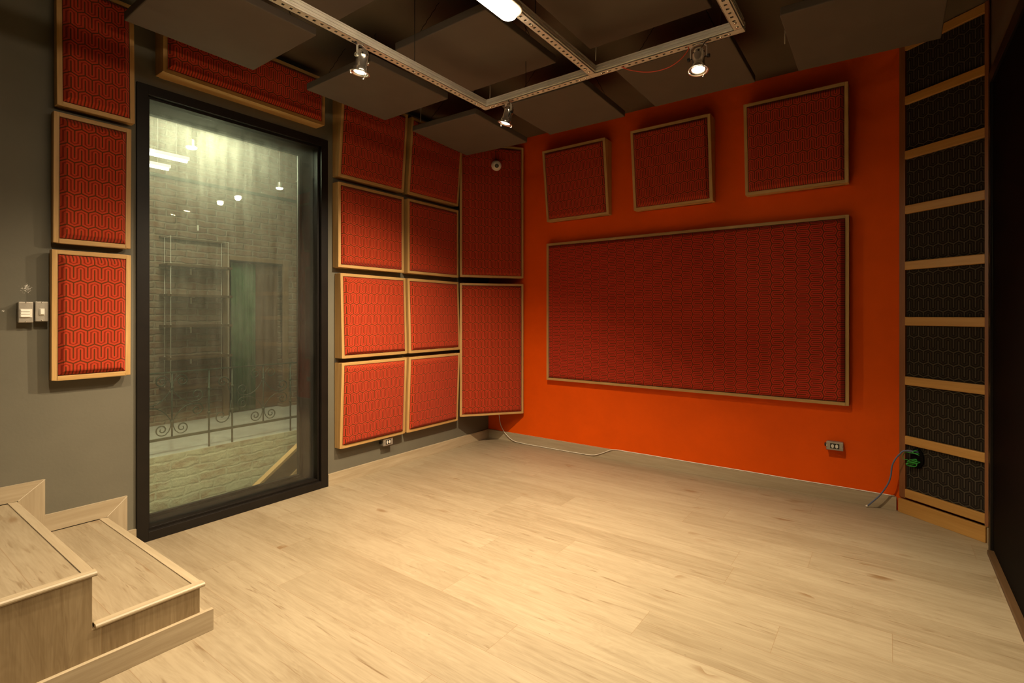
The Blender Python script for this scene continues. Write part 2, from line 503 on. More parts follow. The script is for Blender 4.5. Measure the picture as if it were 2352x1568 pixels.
# ------------------------------------------------------------------ mesh helpers
class MB:
    """collects geometry; build() links it as ONE mesh object"""

    def __init__(self):
        self.v, self.f, self.mi, self.sm = [], [], [], []

    def add(self, verts, faces, mi=0, smooth=False):
        o = len(self.v)
        self.v += [tuple(x) for x in verts]
        for f in faces:
            self.f.append([i + o for i in f])
            self.mi.append(mi)
            self.sm.append(smooth)
        return self

    def box(self, a, b, mi=0):
        (x0, y0, z0), (x1, y1, z1) = [tuple(map(min, zip(a, b))), tuple(map(max, zip(a, b)))]
        v = [(x0, y0, z0), (x1, y0, z0), (x1, y1, z0), (x0, y1, z0), (x0, y0, z1), (x1, y0, z1), (x1, y1, z1), (x0, y1, z1)]
        return self.hexa(v, mi)

    def hexa(self, v, mi=0):
        return self.add(v, [(0, 3, 2, 1), (4, 5, 6, 7), (0, 1, 5, 4), (1, 2, 6, 5), (2, 3, 7, 6), (3, 0, 4, 7)], mi)

    def prism(self, poly, axis, a, b, mi=0, smooth=False):
        """extrude a 2-D polygon along an axis from a to b"""
        def P(u, v, w):
            return {'x': (w, u, v), 'y': (u, w, v), 'z': (u, v, w)}[axis]
        n = len(poly)
        v = [P(u, w, a) for u, w in poly] + [P(u, w, b) for u, w in poly]
        self.add(v, [[i, (i + 1) % n, n + (i + 1) % n, n + i] for i in range(n)], mi, smooth)
        return self.add(v, [list(range(n))[::-1], list(range(n, 2 * n))], mi)

    def rings(self, rings, mi=0, smooth=True, cap=True, closed=False):
        n = len(rings[0])
        v = [p for r in rings for p in r]
        fs = []
        m = len(rings)
        for i in range(m if closed else m - 1):
            for j in range(n):
                a, b = i * n, ((i + 1) % m) * n
                fs.append([a + j, a + (j + 1) % n, b + (j + 1) % n, b + j])
        self.add(v, fs, mi, smooth)
        if cap and not closed:
            self.add(rings[0], [list(range(n))[::-1]], mi)
            self.add(rings[-1], [list(range(n))], mi)
        return self

    def tube(self, path, r, seg=8, mi=0, cap=True, closed=False):
        pts = [Vector(p) for p in path]
        rr = r if isinstance(r, (list, tuple)) else [r] * len(pts)
        out = []
        up = None
        for i, p in enumerate(pts):
            if closed:
                tg = pts[(i + 1) % len(pts)] - pts[i - 1]
            else:
                tg = (pts[min(i + 1, len(pts) - 1)] - pts[max(i - 1, 0)])
            tg.normalize()
            if up is None:
                ref = Vector((0, 0, 1)) if abs(tg.z) < 0.9 else Vector((1, 0, 0))
                up = (ref - tg * ref.dot(tg)).normalized()
            else:
                up = (up - tg * up.dot(tg)).normalized()
            sd = tg.cross(up)
            out.append([p + (up * math.cos(2 * PI * k / seg) + sd * math.sin(2 * PI * k / seg)) * rr[i] for k in range(seg)])
        return self.rings(out, mi, True, cap, closed)

    def lathe(self, prof, p0=(0, 0, 0), axis=(0, 0, 1), seg=20, mi=0, cap=True):
        """profile of (radius, distance along axis)"""
        ax = Vector(axis).normalized()
        ref = Vector((0, 0, 1)) if abs(ax.z) < 0.9 else Vector((1, 0, 0))
        up = (ref - ax * ref.dot(ax)).normalized()
        sd = ax.cross(up)
        p0 = Vector(p0)
        out = [[p0 + ax * h + (up * math.cos(2 * PI * k / seg) + sd * math.sin(2 * PI * k / seg)) * max(r, 1e-4) for k in range(seg)] for r, h in prof]
        return self.rings(out, mi, True, cap)

    def build(self, name, mats, parent=None, bevel=0.0, seg=2, label=None):
        me = bpy.data.meshes.new(name)
        me.from_pydata(self.v, [], self.f)
        for m in (mats if isinstance(mats, (list, tuple)) else [mats]):
            me.materials.append(m)
        for p, mi, sm in zip(me.polygons, self.mi, self.sm):
            p.material_index = mi
            p.use_smooth = sm
        me.update()
        bm = bmesh.new()
        bm.from_mesh(me)
        bmesh.ops.remove_doubles(bm, verts=bm.verts, dist=1e-6)
        bmesh.ops.recalc_face_normals(bm, faces=bm.faces)
        bm.to_mesh(me)
        bm.free()
        o = bpy.data.objects.new(name, me)
        COL.objects.link(o)
        if parent:
            o.parent = parent
        if bevel:
            b = o.modifiers.new('bevel', 'BEVEL')
            b.width = bevel
            b.segments = seg
            b.limit_method = 'ANGLE'
            b.angle_limit = math.radians(40)
        if label:
            o['label'] = label
        return o


def thing(name, label, cat, loc=(0, 0, 0), mat=None, group=None):
    o = bpy.data.objects.new(name, None)
    o.empty_display_size = 0.1
    if mat is not None:
        o.matrix_world = mat
    else:
        o.location = loc
    COL.objects.link(o)
    return tag(o, label, cat, group)


def tag(o, label, cat, group=None):
    o['label'] = label
    o['category'] = cat
    if group:
        o['group'] = group
    return o


def struct(o, label=None, cat=None):
    o['kind'] = 'structure'
    if label:
        o['label'] = label
    if cat:
        o['category'] = cat
    return o


def smooth_path(pts, n=8):
    """Catmull-Rom through the given points"""
    p = [Vector(q) for q in pts]
    p = [p[0] * 2 - p[1]] + p + [p[-1] * 2 - p[-2]]
    out = []
    for i in range(1, len(p) - 2):
        for k in range(n):
            t = k / n
            a, b, c, d = p[i - 1:i + 3]
            out.append(0.5 * ((2 * b) + (c - a) * t + (2 * a - 5 * b + 4 * c - d) * t * t + (3 * b - a - 3 * c + d) * t ** 3))
    out.append(p[-2])
    return out


# ------------------------------------------------------------------ the room
W, H = 3.62, 2.857
YB = -5.4                        # wall behind the camera
WY0, WY1, WZ0, WZ1 = -2.948, -1.810, 0.0, 2.4255     # window outer frame on the left wall
TH = 0.26                        # left wall thickness

struct(MB().box((0, YB, -0.06), (W, 0, 0)).build('floor', M['floor']),
       'pale oak laminate floor laid in long boards parallel to the orange wall', 'floor')
struct(MB().box((-TH, YB - 0.1, H), (W + 0.1, 0.1, H + 0.08)).build('ceiling', M['ceiling']),
       'dark brown painted ceiling above the hung foam panels', 'ceiling')
mb = MB()
mb.box((-TH, YB, -0.06), (0, WY0 + 0.03, H))
mb.box((-TH, WY1 - 0.03, -0.06), (0, 0.1, H))
mb.box((-TH, WY0 + 0.03, WZ1 - 0.03), (0, WY1 - 0.03, H))
mb.box((-TH, WY0 + 0.03, -0.06), (0, WY1 - 0.03, 0.0))
struct(mb.build('wall_left', M['grey_wall']), 'warm grey painted wall with the tall black framed window', 'wall')
struct(MB().box((0, 0, -0.06), (W + 0.1, 0.1, H)).build('wall_front', M['red_wall']), 'burnt orange painted wall behind the large red panel', 'wall')
struct(MB().box((W, YB, -0.06), (W + 0.1, 0, H)).build('wall_right', M['dark_wall']), 'dark brown wall at the right edge of the picture', 'wall')
struct(MB().box((-TH, YB - 0.1, -0.06), (W + 0.1, YB, H)).build('wall_rear', M['grey_wall']), 'grey wall behind the camera', 'wall')

BH, BT = 0.084, 0.015
struct(MB().box((0, WY1 + 0.003, 0), (BT, -BT, BH)).build('baseboard_left', M['oak_y'], bevel=0.001), 'pale oak baseboard under the grid of red panels', 'baseboard')
struct(MB().box((0, -BT, 0), (3.225, 0, BH)).build('baseboard_front', M['oak_x'], bevel=0.001), 'pale oak baseboard along the orange wall', 'baseboard')
struct(MB().box((W - BT, -0.392, 0), (W, -0.285, BH)).build('baseboard_right', M['oak_y'], bevel=0.001), 'short oak baseboard between slatted panel and black door', 'baseboard')


# stepped skirting over the stairs on the left wall
mb = MB()
# boards mitred at each step: level board + dropping board, with a pale filler line in the mitre
mb.prism([(-3.99, 0.362), (-3.403, 0.362), (-3.311, 0.436), (-3.99, 0.436)], 'x', 0, BT)
mb.prism([(-3.403, 0.362), (-3.403, 0.188), (-3.311, 0.188), (-3.311, 0.436)], 'x', 0, BT, 1)
mb.prism([(-3.311, 0.188), (-3.074, 0.188), (-2.990, 0.268), (-3.311, 0.268)], 'x', 0, BT)
mb.prism([(-3.074, 0.188), (-3.074, 0.0), (-2.990, 0.0), (-2.990, 0.268)], 'x', 0, BT, 1)
for (ya, za, yb, zb) in ((-3.403, 0.362, -3.311, 0.436), (-3.074, 0.188, -2.990, 0.268)):
    mb.hexa([(BT - 0.002, ya - 0.0012, za), (BT - 0.002, ya + 0.0012, za), (BT + 0.0004, ya + 0.0012, za), (BT + 0.0004, ya - 0.0012, za),
             (BT - 0.002, yb - 0.0012, zb), (BT - 0.002, yb + 0.0012, zb), (BT + 0.0004, yb + 0.0012, zb), (BT + 0.0004, yb - 0.0012, zb)], 2)
mb.box((0, -2.990, 0), (BT, WY0 - 0.002, BH))
struct(mb.build('trim_1', [M['oak_y'], M['oak_z'], M['white_cord']]), 'stepped oak skirting on the grey wall above the stair treads', 'skirting')

# ------------------------------------------------------------------ window with two panes
win = bpy.data.objects.new('window_1', None)
win.location = (0, (WY0 + WY1) / 2, 0)
COL.objects.link(win)
struct(win, 'tall black framed double glazed window beside the stairs', 'window')


def wbox(m, x0, x1, y0, y1, z0, z1, mi=0):
    cy = (WY0 + WY1) / 2
    return m.box((x0, y0 - cy, z0), (x1, y1 - cy, z1), mi)


def ring(m, x0, x1, y0, y1, z0, z1, w, wt=None, wb=None):
    wt = wt or w
    wb = wb or w
    wbox(m, x0, x1, y0, y0 + w, z0, z1)
    wbox(m, x0, x1, y1 - w, y1, z0, z1)
    wbox(m, x0, x1, y0 + w, y1 - w, z0, z0 + wb)
    wbox(m, x0, x1, y0 + w, y1 - w, z1 - wt, z1)


m1 = MB()
ring(m1, -0.03, 0.014, WY0, WY1, WZ0, WZ1, 0.052, 0.052, 0.050)
m1.build('frame', M['black_steel'], win, bevel=0.002)
m1 = MB()
ring(m1, -0.065, -0.012, WY0 + 0.052, WY1 - 0.052, WZ0 + 0.050, WZ1 - 0.052, 0.014)
m1.build('glazing_bead', M['black_steel'], win, bevel=0.002)
m1 = MB()
ring(m1, -TH - 0.01, -0.065, WY0 + 0.035, WY1 - 0.035, WZ0 + 0.002, WZ1 - 0.035, 0.030, 0.03, 0.045)
m1.build('lining', M['black_steel'], win, bevel=0.002)
m1 = MB()
ring(m1, -0.245, -0.205, WY0 + 0.065, WY1 - 0.065, WZ0 + 0.047, WZ1 - 0.065, 0.016)
m1.build('glazing_bead', M['black_steel'], win, bevel=0.002)
for xg in (-0.055, -0.225):
    m1 = MB()
    wbox(m1, xg - 0.004, xg + 0.004, WY0 + 0.056, WY1 - 0.056, WZ0 + 0.054, WZ1 - 0.056)
    m1.build('pane', M['glass'], win)

# ------------------------------------------------------------------ black door on the right wall
dr = bpy.data.objects.new('door_1', None)
dr.location = (W, -1.35, 0)
COL.objects.link(dr)
struct(dr, 'black door filling the right edge of the picture', 'door')
d0, d1, dz = -0.396, -2.35, 2.43
m1 = MB()
m1.box((-0.022, d0 + 1.35 - 0.06, 0), (0.0, d0 + 1.35, dz))
m1.box((-0.022, d1 + 1.35, 0), (0.0, d1 + 1.35 + 0.06, dz))
m1.box((-0.022, d1 + 1.35 + 0.06, dz - 0.06), (0.0, d0 + 1.35 - 0.06, dz))
m1.build('frame', M['black_steel'], dr, bevel=0.002)
m1 = MB()
m1.box((-0.012, d1 + 1.41, 0.03), (0.0, d0 + 1.29, dz - 0.06))
m1.build('door_leaf', M['black_door'], dr, bevel=0.001)
m1 = MB()
m1.box((-0.034, d1 + 1.35, 0.0), (0.0, d0 + 1.35 - 0.062, 0.022))
m1.build('threshold', M['dark_timber_y'], dr, bevel=0.002, label='dark brown threshold strip')

# ------------------------------------------------------------------ acoustic panels


def panel(label, org, u, n, w, z0, z1, db, dt, off=0.0, rail=0.0205, fabric='red_fabric', bulge=0.020, group='red fabric panels in timber frames', name='acoustic_panel', slope=0.026):
    """org: point on the wall at the panel's middle; u: width direction; n: outward. db/dt: front depth at bottom/top"""
    u, n = Vector(u).normalized(), Vector(n).normalized()
    h = z1 - z0
    o = Vector(org) + Vector((0, 0, z0))
    mat = Matrix(((u.x, -n.x, 0, o.x), (u.y, -n.y, 0, o.y), (0, 0, 1, o.z), (0, 0, 0, 1)))
    root = thing(name, label, 'acoustic panel', mat=mat, group=group)
    x0, x1 = -w / 2, w / 2

    def fy(z):
        return -(db + (dt - db) * z / h)

    def bar(m, xa, xb, za, zb, za2=None, zb2=None, mi=0):
        # quad in the front plane, extruded back to the wall side
        q = [(xa, za), (xb, za), (xb, zb), (xa, zb)]
        m.hexa([(x, -off, z) for x, z in (q[0], q[1])] + [(q[1][0], fy(q[1][1]), q[1][1]), (q[0][0], fy(q[0][1]), q[0][1])] +
               [(x, -off, z) for x, z in (q[3], q[2])] + [(q[2][0], fy(q[2][1]), q[2][1]), (q[3][0], fy(q[3][1]), q[3][1])], mi)
    m = MB()
    bar(m, x0, x0 + rail, 0, h, mi=1)
    bar(m, x1 - rail, x1, 0, h, mi=1)
    bar(m, x0 + rail, x1 - rail, 0, rail, mi=0)
    bar(m, x0 + rail, x1 - rail, h - rail, h, mi=0)
    m.build('frame', [M['frame_x'], M['frame_z']], root, bevel=0.002)
    # padded cushion with sloped edges, standing a little proud of the frame
    g = 0.0015
    a0, a1, c0, c1 = x0 + rail + g, x1 - rail - g, rail + g, h - rail - g
    s = slope
    m = MB()

    def R(ins, dy):
        return [(a0 + ins, fy(c0 + ins) + dy, c0 + ins), (a1 - ins, fy(c0 + ins) + dy, c0 + ins),
                (a1 - ins, fy(c1 - ins) + dy, c1 - ins), (a0 + ins, fy(c1 - ins) + dy, c1 - ins)]
    m.rings([[(p[0], -off - 0.004, p[2]) for p in R(0, 0)], R(0, 0.012), R(0.002, 0.000), R(s * 0.75, -bulge * 0.9), R(s, -bulge)], smooth=False)
    m.build('cushion', M[fabric], root)
    if off > 0:
        for zz in (h * 0.2, h * 0.8):
            m = MB()
            m.box((x0 + 0.05, -off, zz - 0.02), (x1 - 0.05, 0, zz + 0.02))
            m.build('batten', M['frame_x'], root)
    return root


def left_panel(label, y0, y1, z0, z1, db, dt, **k):
    return panel(label, (0, (y0 + y1) / 2, 0), (0, 1, 0), (1, 0, 0), y1 - y0, z0, z1, db, dt, **k)


def front_panel(label, x0, x1, z0, z1, db, dt, **k):
    return panel(label, ((x0 + x1) / 2, 0, 0), (1, 0, 0), (0, -1, 0), x1 - x0, z0, z1, db, dt, **k)


# narrow stack left of the window
G1 = 'narrow red panels stacked left of the window'
left_panel('narrow red panel left of the window, topmost of its stack, in shade', -3.279, -2.972, 2.183, 2.79, 0.064, 0.050, off=0.015, group=G1)
left_panel('narrow red panel left of the window, middle one of its stack of three', -3.290, -2.986, 1.541, 2.150, 0.050, 0.060, off=0.02, group=G1)
left_panel('narrow bright red panel beside the light switches, lowest of its stack', -3.298, -2.990, 0.897, 1.506, 0.060, 0.068, off=0.025, group=G1)
# over the window
left_panel('long low red panel hung over the top of the black window', -2.859, -1.893, 2.487, 2.80, 0.100, 0.106, group='red panels over the window')
# grid right of the window
G2 = 'grid of square red panels right of the window'
for (zz, db, dt, ya, word, w2) in [((2.179, 2.785), 0.066, 0.118, -1.765, 'top row', 'top edge tilted out into the room'),
                                   ((1.540, 2.140), 0.069, 0.069, -1.765, 'second row from the top', 'in half shade'),
                                   ((0.896, 1.498), 0.088, 0.068, -1.748, 'third row from the top', 'bottom edge tilted out'),
                                   ((0.257, 0.864), 0.061, 0.086, -1.748, 'bottom row', 'near the floor')]:
    left_panel('square red panel next to the window frame, %s of the grid' % word, ya, ya + 0.605, zz[0], zz[1], db, dt, group=G2)
    left_panel('square red panel next to the corner panels, %s of the grid' % word, -1.119, -0.514, zz[0], zz[1], db, dt, group=G2)
# corner panels set diagonally
cu = Vector((0.447 - 0.086, -0.033 + 0.5130, 0)).normalized()
cn = Vector((cu.y, -cu.x, 0))
A0 = Vector((0.086, -0.5130, 0))
back = A0 + cu * 0.299 - cn * 0.042
G3 = 'tall red panels across the corner'
panel('tall red panel across the corner, upper one with the dome camera', back, cu, cn, 0.598, 1.546, 2.757, 0.042, 0.042, group=G3, rail=0.0185)
panel('tall red panel across the corner, lower one above the white cord', back, cu, cn, 0.598, 0.290, 1.490, 0.042, 0.042, group=G3, rail=0.0185)
# orange wall
G4 = 'square red panels above the big panel'
front_panel('square red panel on orange wall, leftmost of three, nearest the corner', 0.712, 1.3195, 2.037, 2.650, 0.052, 0.130, group=G4)
front_panel('square red panel on orange wall, middle one of three in a row', 1.541, 2.151, 2.037, 2.652, 0.065, 0.135, group=G4)
front_panel('square red panel on orange wall, rightmost of three, nearest the black slatted panel', 2.371, 2.982, 2.044, 2.664, 0.066, 0.125, group=G4)
front_panel('big wide red panel filling the middle of the orange wall', 0.707, 2.983, 0.623, 1.842, 0.05, 0.05, fabric='red_fabric_turned', group='red panels on the orange wall')

# ------------------------------------------------------------------ slatted absorber across the right corner
SA, SB = Vector((3.236, -0.018, 0)), Vector((3.603, -0.295, 0))
su = (SB - SA).normalized()
sn = Vector((su.y, -su.x, 0))
if sn.y > 0:
    sn = -sn
mat = Matrix(((su.x, -sn.x, 0, SA.x), (su.y, -sn.y, 0, SA.y), (0, 0, 1, 0), (0, 0, 0, 1)))
slat = thing('slatted_absorber', 'tall black patterned panel with wooden slats across the right corner', 'acoustic panel', mat=mat)
m = MB()
m.box((0.0, 0.003, 0.092), (0.0365, 0.018, 2.852))
m.build('post', M['honey_z'], slat, bevel=0.002)
m = MB()
m.box((0.457, -0.012, 0.092), (0.476, 0.004, 2.852))
m.build('post', M['honey_z'], slat, bevel=0.002)
m = MB()
m.box((0.037, 0.0145, 0.10), (0.456, 0.026, 2.85))
fb = m.build('fabric', M['black_fabric'], slat)
for zt in (0.151, 0.473, 0.832, 1.191, 1.526, 1.864, 2.194, 2.524, 2.852):
    m = MB()
    m.box((0.038, -0.004, zt - 0.052), (0.456, 0.014, zt))
    m.build('slat', M['honey_x'], slat, bevel=0.004, seg=3)
m = MB()
m.box((0.0, -0.006, 0.0), (0.458, 0.016, 0.084))
m.build('kick_board', M['honey_x'], slat, bevel=0.002)

# ------------------------------------------------------------------ stairs
st = thing('staircase', 'two oak laminate steps at the lower left against the grey wall', 'stairs', (0, -3.08, 0))


def sbox(m, a, b, mi=0):
    return m.box((a[0], a[1] + 3.08, a[2]), (b[0], b[1] + 3.08, b[2]), mi)


SX = 1.09
m = MB()
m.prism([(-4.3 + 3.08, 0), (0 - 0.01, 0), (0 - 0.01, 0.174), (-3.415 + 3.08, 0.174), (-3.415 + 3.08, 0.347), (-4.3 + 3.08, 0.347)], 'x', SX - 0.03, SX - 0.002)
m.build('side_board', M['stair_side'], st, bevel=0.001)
m = MB()
m.box((BT, -3.091 + 3.08, 0), (SX - 0.03, -3.105 + 3.08, 0.174))
m.build('riser', M['oak_x'], st)
m = MB()
m.box((BT, -3.415 + 3.08, 0.186), (SX - 0.03, -3.43 + 3.08, 0.347))
m.build('riser', M['oak_x'], st)
for (ya, yb, z) in ((-3.407, -3.108, 0.186), (-4.3, -3.438, 0.360)):
    m = MB()
    m.box((BT, ya + 3.08, z - 0.012), (SX - 0.015, yb + 3.08 + 0.015, z - 0.0015))
    m.build('tread', M['stair_tread'], st)
    # front and side nosing, mitred at the corner
    fy_ = yb + 0.036
    m = MB()
    m.prism([(yb + 3.08 + 0.001, z - 0.013), (fy_ + 3.08 - 0.003, z - 0.013), (fy_ + 3.08, z - 0.008), (fy_ + 3.08 - 0.001, z - 0.003), (fy_ + 3.08 - 0.006, z + 0.001), (yb + 3.08 + 0.001, z + 0.002)], 'x', BT, SX - 0.028)
    m.build('nosing', M['oak_x'], st, bevel=0.001)
    m = MB()
    x0_, x1_ = SX - 0.0285, SX + 0.004
    m.prism([(x0_, z - 0.013), (x1_ - 0.003, z - 0.013), (x1_, z - 0.008), (x1_ - 0.001, z - 0.003), (x1_ - 0.006, z + 0.001), (x0_, z + 0.002)], 'y', ya + 3.08, fy_ + 3.08)
    m.build('nosing', M['oak_y'], st, bevel=0.001)
m = MB()
sbox(m, (SX - 0.002, -4.3, 0), (SX + 0.014, -3.047, 0.081))
m.build('base_board', M['oak_y'], st, bevel=0.0015)
m = MB()
sbox(m, (SX - 0.10, -3.089, 0), (SX - 0.002, -3.075, 0.081))
m.build('base_return', M['oak_x'], st, bevel=0.001)

# ------------------------------------------------------------------ foam panels hung under the ceiling
FZ = 2.58


def cloud(label, x, y, tilt=(0, 0), w=0.61, z=FZ, rz=0.0):
    t = thing('foam_ceiling_panel', label, 'ceiling panel', (x, y, z), group='dark foam panels hung under the ceiling')
    t.rotation_euler = (tilt[0], tilt[1], rz)
    bpy.context.view_layer.update()
    m = MB()
    m.box((-w / 2, -w / 2, 0), (w / 2, w / 2, 0.042))
    m.build('foam_board', M['foam'], t, bevel=0.005)
    mw = t.rotation_euler.to_matrix().to_4x4()
    for sx in (-1, 1):
        for sy in (-1, 1):
            a = Vector((sx * w * 0.40, sy * w * 0.40, 0.04))
            up = (H - z - (mw @ a).z + 0.0)
            b = a + Vector((-sx * 0.10, -sy * 0.10, up - 0.004))
            m = MB()
            m.tube([a + (b - a) * (k / 12) + Vector((0.0015 * (-1) ** k, 0.0015 * (-1) ** k, 0)) for k in range(13)], 0.0016, 5)
            m.build('chain', M['black_steel'], t)
    return t


cloud('dark foam ceiling panel at top left over the window, partly off the picture', 0.60, -2.785)
cloud('dark foam ceiling panel in front of the first grid panel, behind the left spotlight', 0.612, -1.855)
cloud('large looking brown foam ceiling panel left of the bright strip lamp', 1.412, -1.850)
cloud('dark foam ceiling panel nearest the corner, behind the middle spotlight', 0.575, -0.935, tilt=(-0.045, 0.02), w=0.63)
cloud('dark foam ceiling panel touching the orange wall left of the red wire', 1.41, -0.93, tilt=(-0.02, 0))
cloud('dark foam ceiling panel behind the right spotlight by the orange wall', 2.245, -0.955)
cloud('brown foam ceiling panel right of the bright strip lamp', 2.240, -1.870)
cloud('dark foam ceiling panel at upper right in front of the slatted panel', 3.085, -0.975, tilt=(-0.035, 0.02), w=0.62)
cloud('brown foam ceiling panel at the top edge, behind the left rail', 1.412, -2.800)

for (x, y, z0, z1) in [(0.977, -1.2, 2.689, H), (1.781, -1.2, 2.714, H), (0.30, -1.2, 2.677, H), (2.735, -0.86, 2.66, H)]:
    m = MB()
    m.tube([(x, y, z1), (x + 0.002, y, (z0 + z1) / 2), (x, y, z0)], 0.0022, 6)
    where = {0.977: 'inside the rail corner', 1.781: 'beyond the rail junction', 0.30: 'above the grid of red panels', 2.735: 'left of the upper right foam panel'}[x]
    tag(m.build('hanging_wire', M['galv']), 'short thin wire hanging loose from the ceiling %s' % where, 'wire', 'loose ceiling wires')

# ------------------------------------------------------------------ perforated steel rails
RZ, RW, RH = 2.39, 0.038, 0.040


def rail_thing(label, a, b, bolts_at=(), rods=()):
    """perforated U channel from a to b (axis aligned), open side up"""
    a, b = Vector(a), Vector(b)
    d = (b - a)
    ln = d.length
    d.normalize()
    ang = math.atan2(d.y, d.x)
    t = thing('steel_rail', label, 'rail', (a.x, a.y, RZ), group='perforated steel rails under the ceiling')
    t.rotation_euler = (0, 0, ang)
    m = MB()
    hw = RW / 2
    e = 0.013
    m.box((0, -hw, 0), (ln, -hw + e, 0.002))
    m.box((0, hw - e, 0), (ln, hw, 0.002))
    pitch = 0.0335
    nh = max(1, int((ln - 0.09) / pitch))
    s0 = (ln - nh * pitch) / 2
    hl = 0.012
    x = 0.0
    for k in range(nh):
        c = s0 + pitch * (k + 0.5)
        m.box((x, -hw + e, 0), (c - hl / 2, hw - e, 0.002))
        x = c + hl / 2
    m.box((x, -hw + e, 0), (ln, hw - e, 0.002))
    for s in (-1, 1):
        m.box((0, s * hw, 0.0), (ln, s * (hw - 0.002), RH))
        for zz in (0.010, 0.022, 0.035):
            m.box((0, s * hw, zz - 0.003), (ln, s * (hw + 0.0042), zz + 0.003))
        m.box((0, s * (hw - 0.010), RH - 0.002), (ln, s * hw, RH))
    m.build('channel', M['galv'], t)
    # dark liner lying in the channel behind the slots
    for xb in bolts_at:
        m = MB()
        m.lathe([(0.0070, 0.0), (0.0066, 0.002), (0.0045, 0.0042), (0.001, 0.005)], (xb, 0, 0), (0, 0, -1), 12)
        m.build('bolt', M['screw'], t)
    for xr in rods:
        m = MB()
        m.tube([(xr, 0, 0.002), (xr, 0, H - RZ - 0.001)], 0.0018, 8)
        m.build('hanger_rod', M['black_steel'], t)
    return t


yB = -1.659
rail_thing('long lit steel rail running from top left edge to the rail corner', (1.314, -3.9), (1.314, -1.6785), bolts_at=(2.215 - 0.02, 2.215 - 0.058, 1.69), rods=(1.69, 0.5))
rail_thing('steel rail from its left corner to the middle junction, carrying the small spotlight', (1.295, yB), (1.984, yB), bolts_at=(0.055, 0.09, 0.63, 0.665), rods=(0.3,))
rail_thing('steel rail from the middle junction to the right corner, with red wire', (1.986, yB), (2.700, yB), bolts_at=(0.06, 0.095, 0.62, 0.655), rods=(0.62,))
rail_thing('steel rail behind the bright strip lamp, ending at the middle junction', (2.003, -3.9), (2.003, -1.6785), bolts_at=(2.19, 2.155, 1.69), rods=(1.72,))
rail_thing('steel rail at the upper right, leaving the picture at the top', (2.681, -3.9), (2.681, -1.6785), bolts_at=(2.2, 2.165), rods=(2.13,))

# ------------------------------------------------------------------ strip lamp
LY0, LY1 = -3.55, -2.315
lamp = thing('strip_lamp', 'bright white strip lamp glowing under the middle rail at the top edge', 'lamp', (2.003, (LY0 + LY1) / 2, RZ))


def capsule(m, hw, l0, l1, z0, z1, seg=10, mi=0):
    poly = []
    for k in range(seg + 1):
        a = PI * k / seg
        poly.append((hw * math.cos(a), l1 - hw + hw * math.sin(a)))
    for k in range(seg + 1):
        a = PI + PI * k / seg
        poly.append((hw * math.cos(a), l0 + hw + hw * math.sin(a)))
    m.prism(poly, 'z', z0, z1, mi)


hl = (LY1 - LY0) / 2
m = MB()
capsule(m, 0.055, -hl, hl, -0.018, -0.0005)
m.build('lamp_body', M['lamp_case'], lamp, bevel=0.004)
m = MB()
capsule(m, 0.033, -hl + 0.022, hl - 0.022, -0.044, -0.0185)
m.build('diffuser', M['lamp_glow'], lamp, bevel=0.014, seg=4)

# ------------------------------------------------------------------ spotlights on the rails


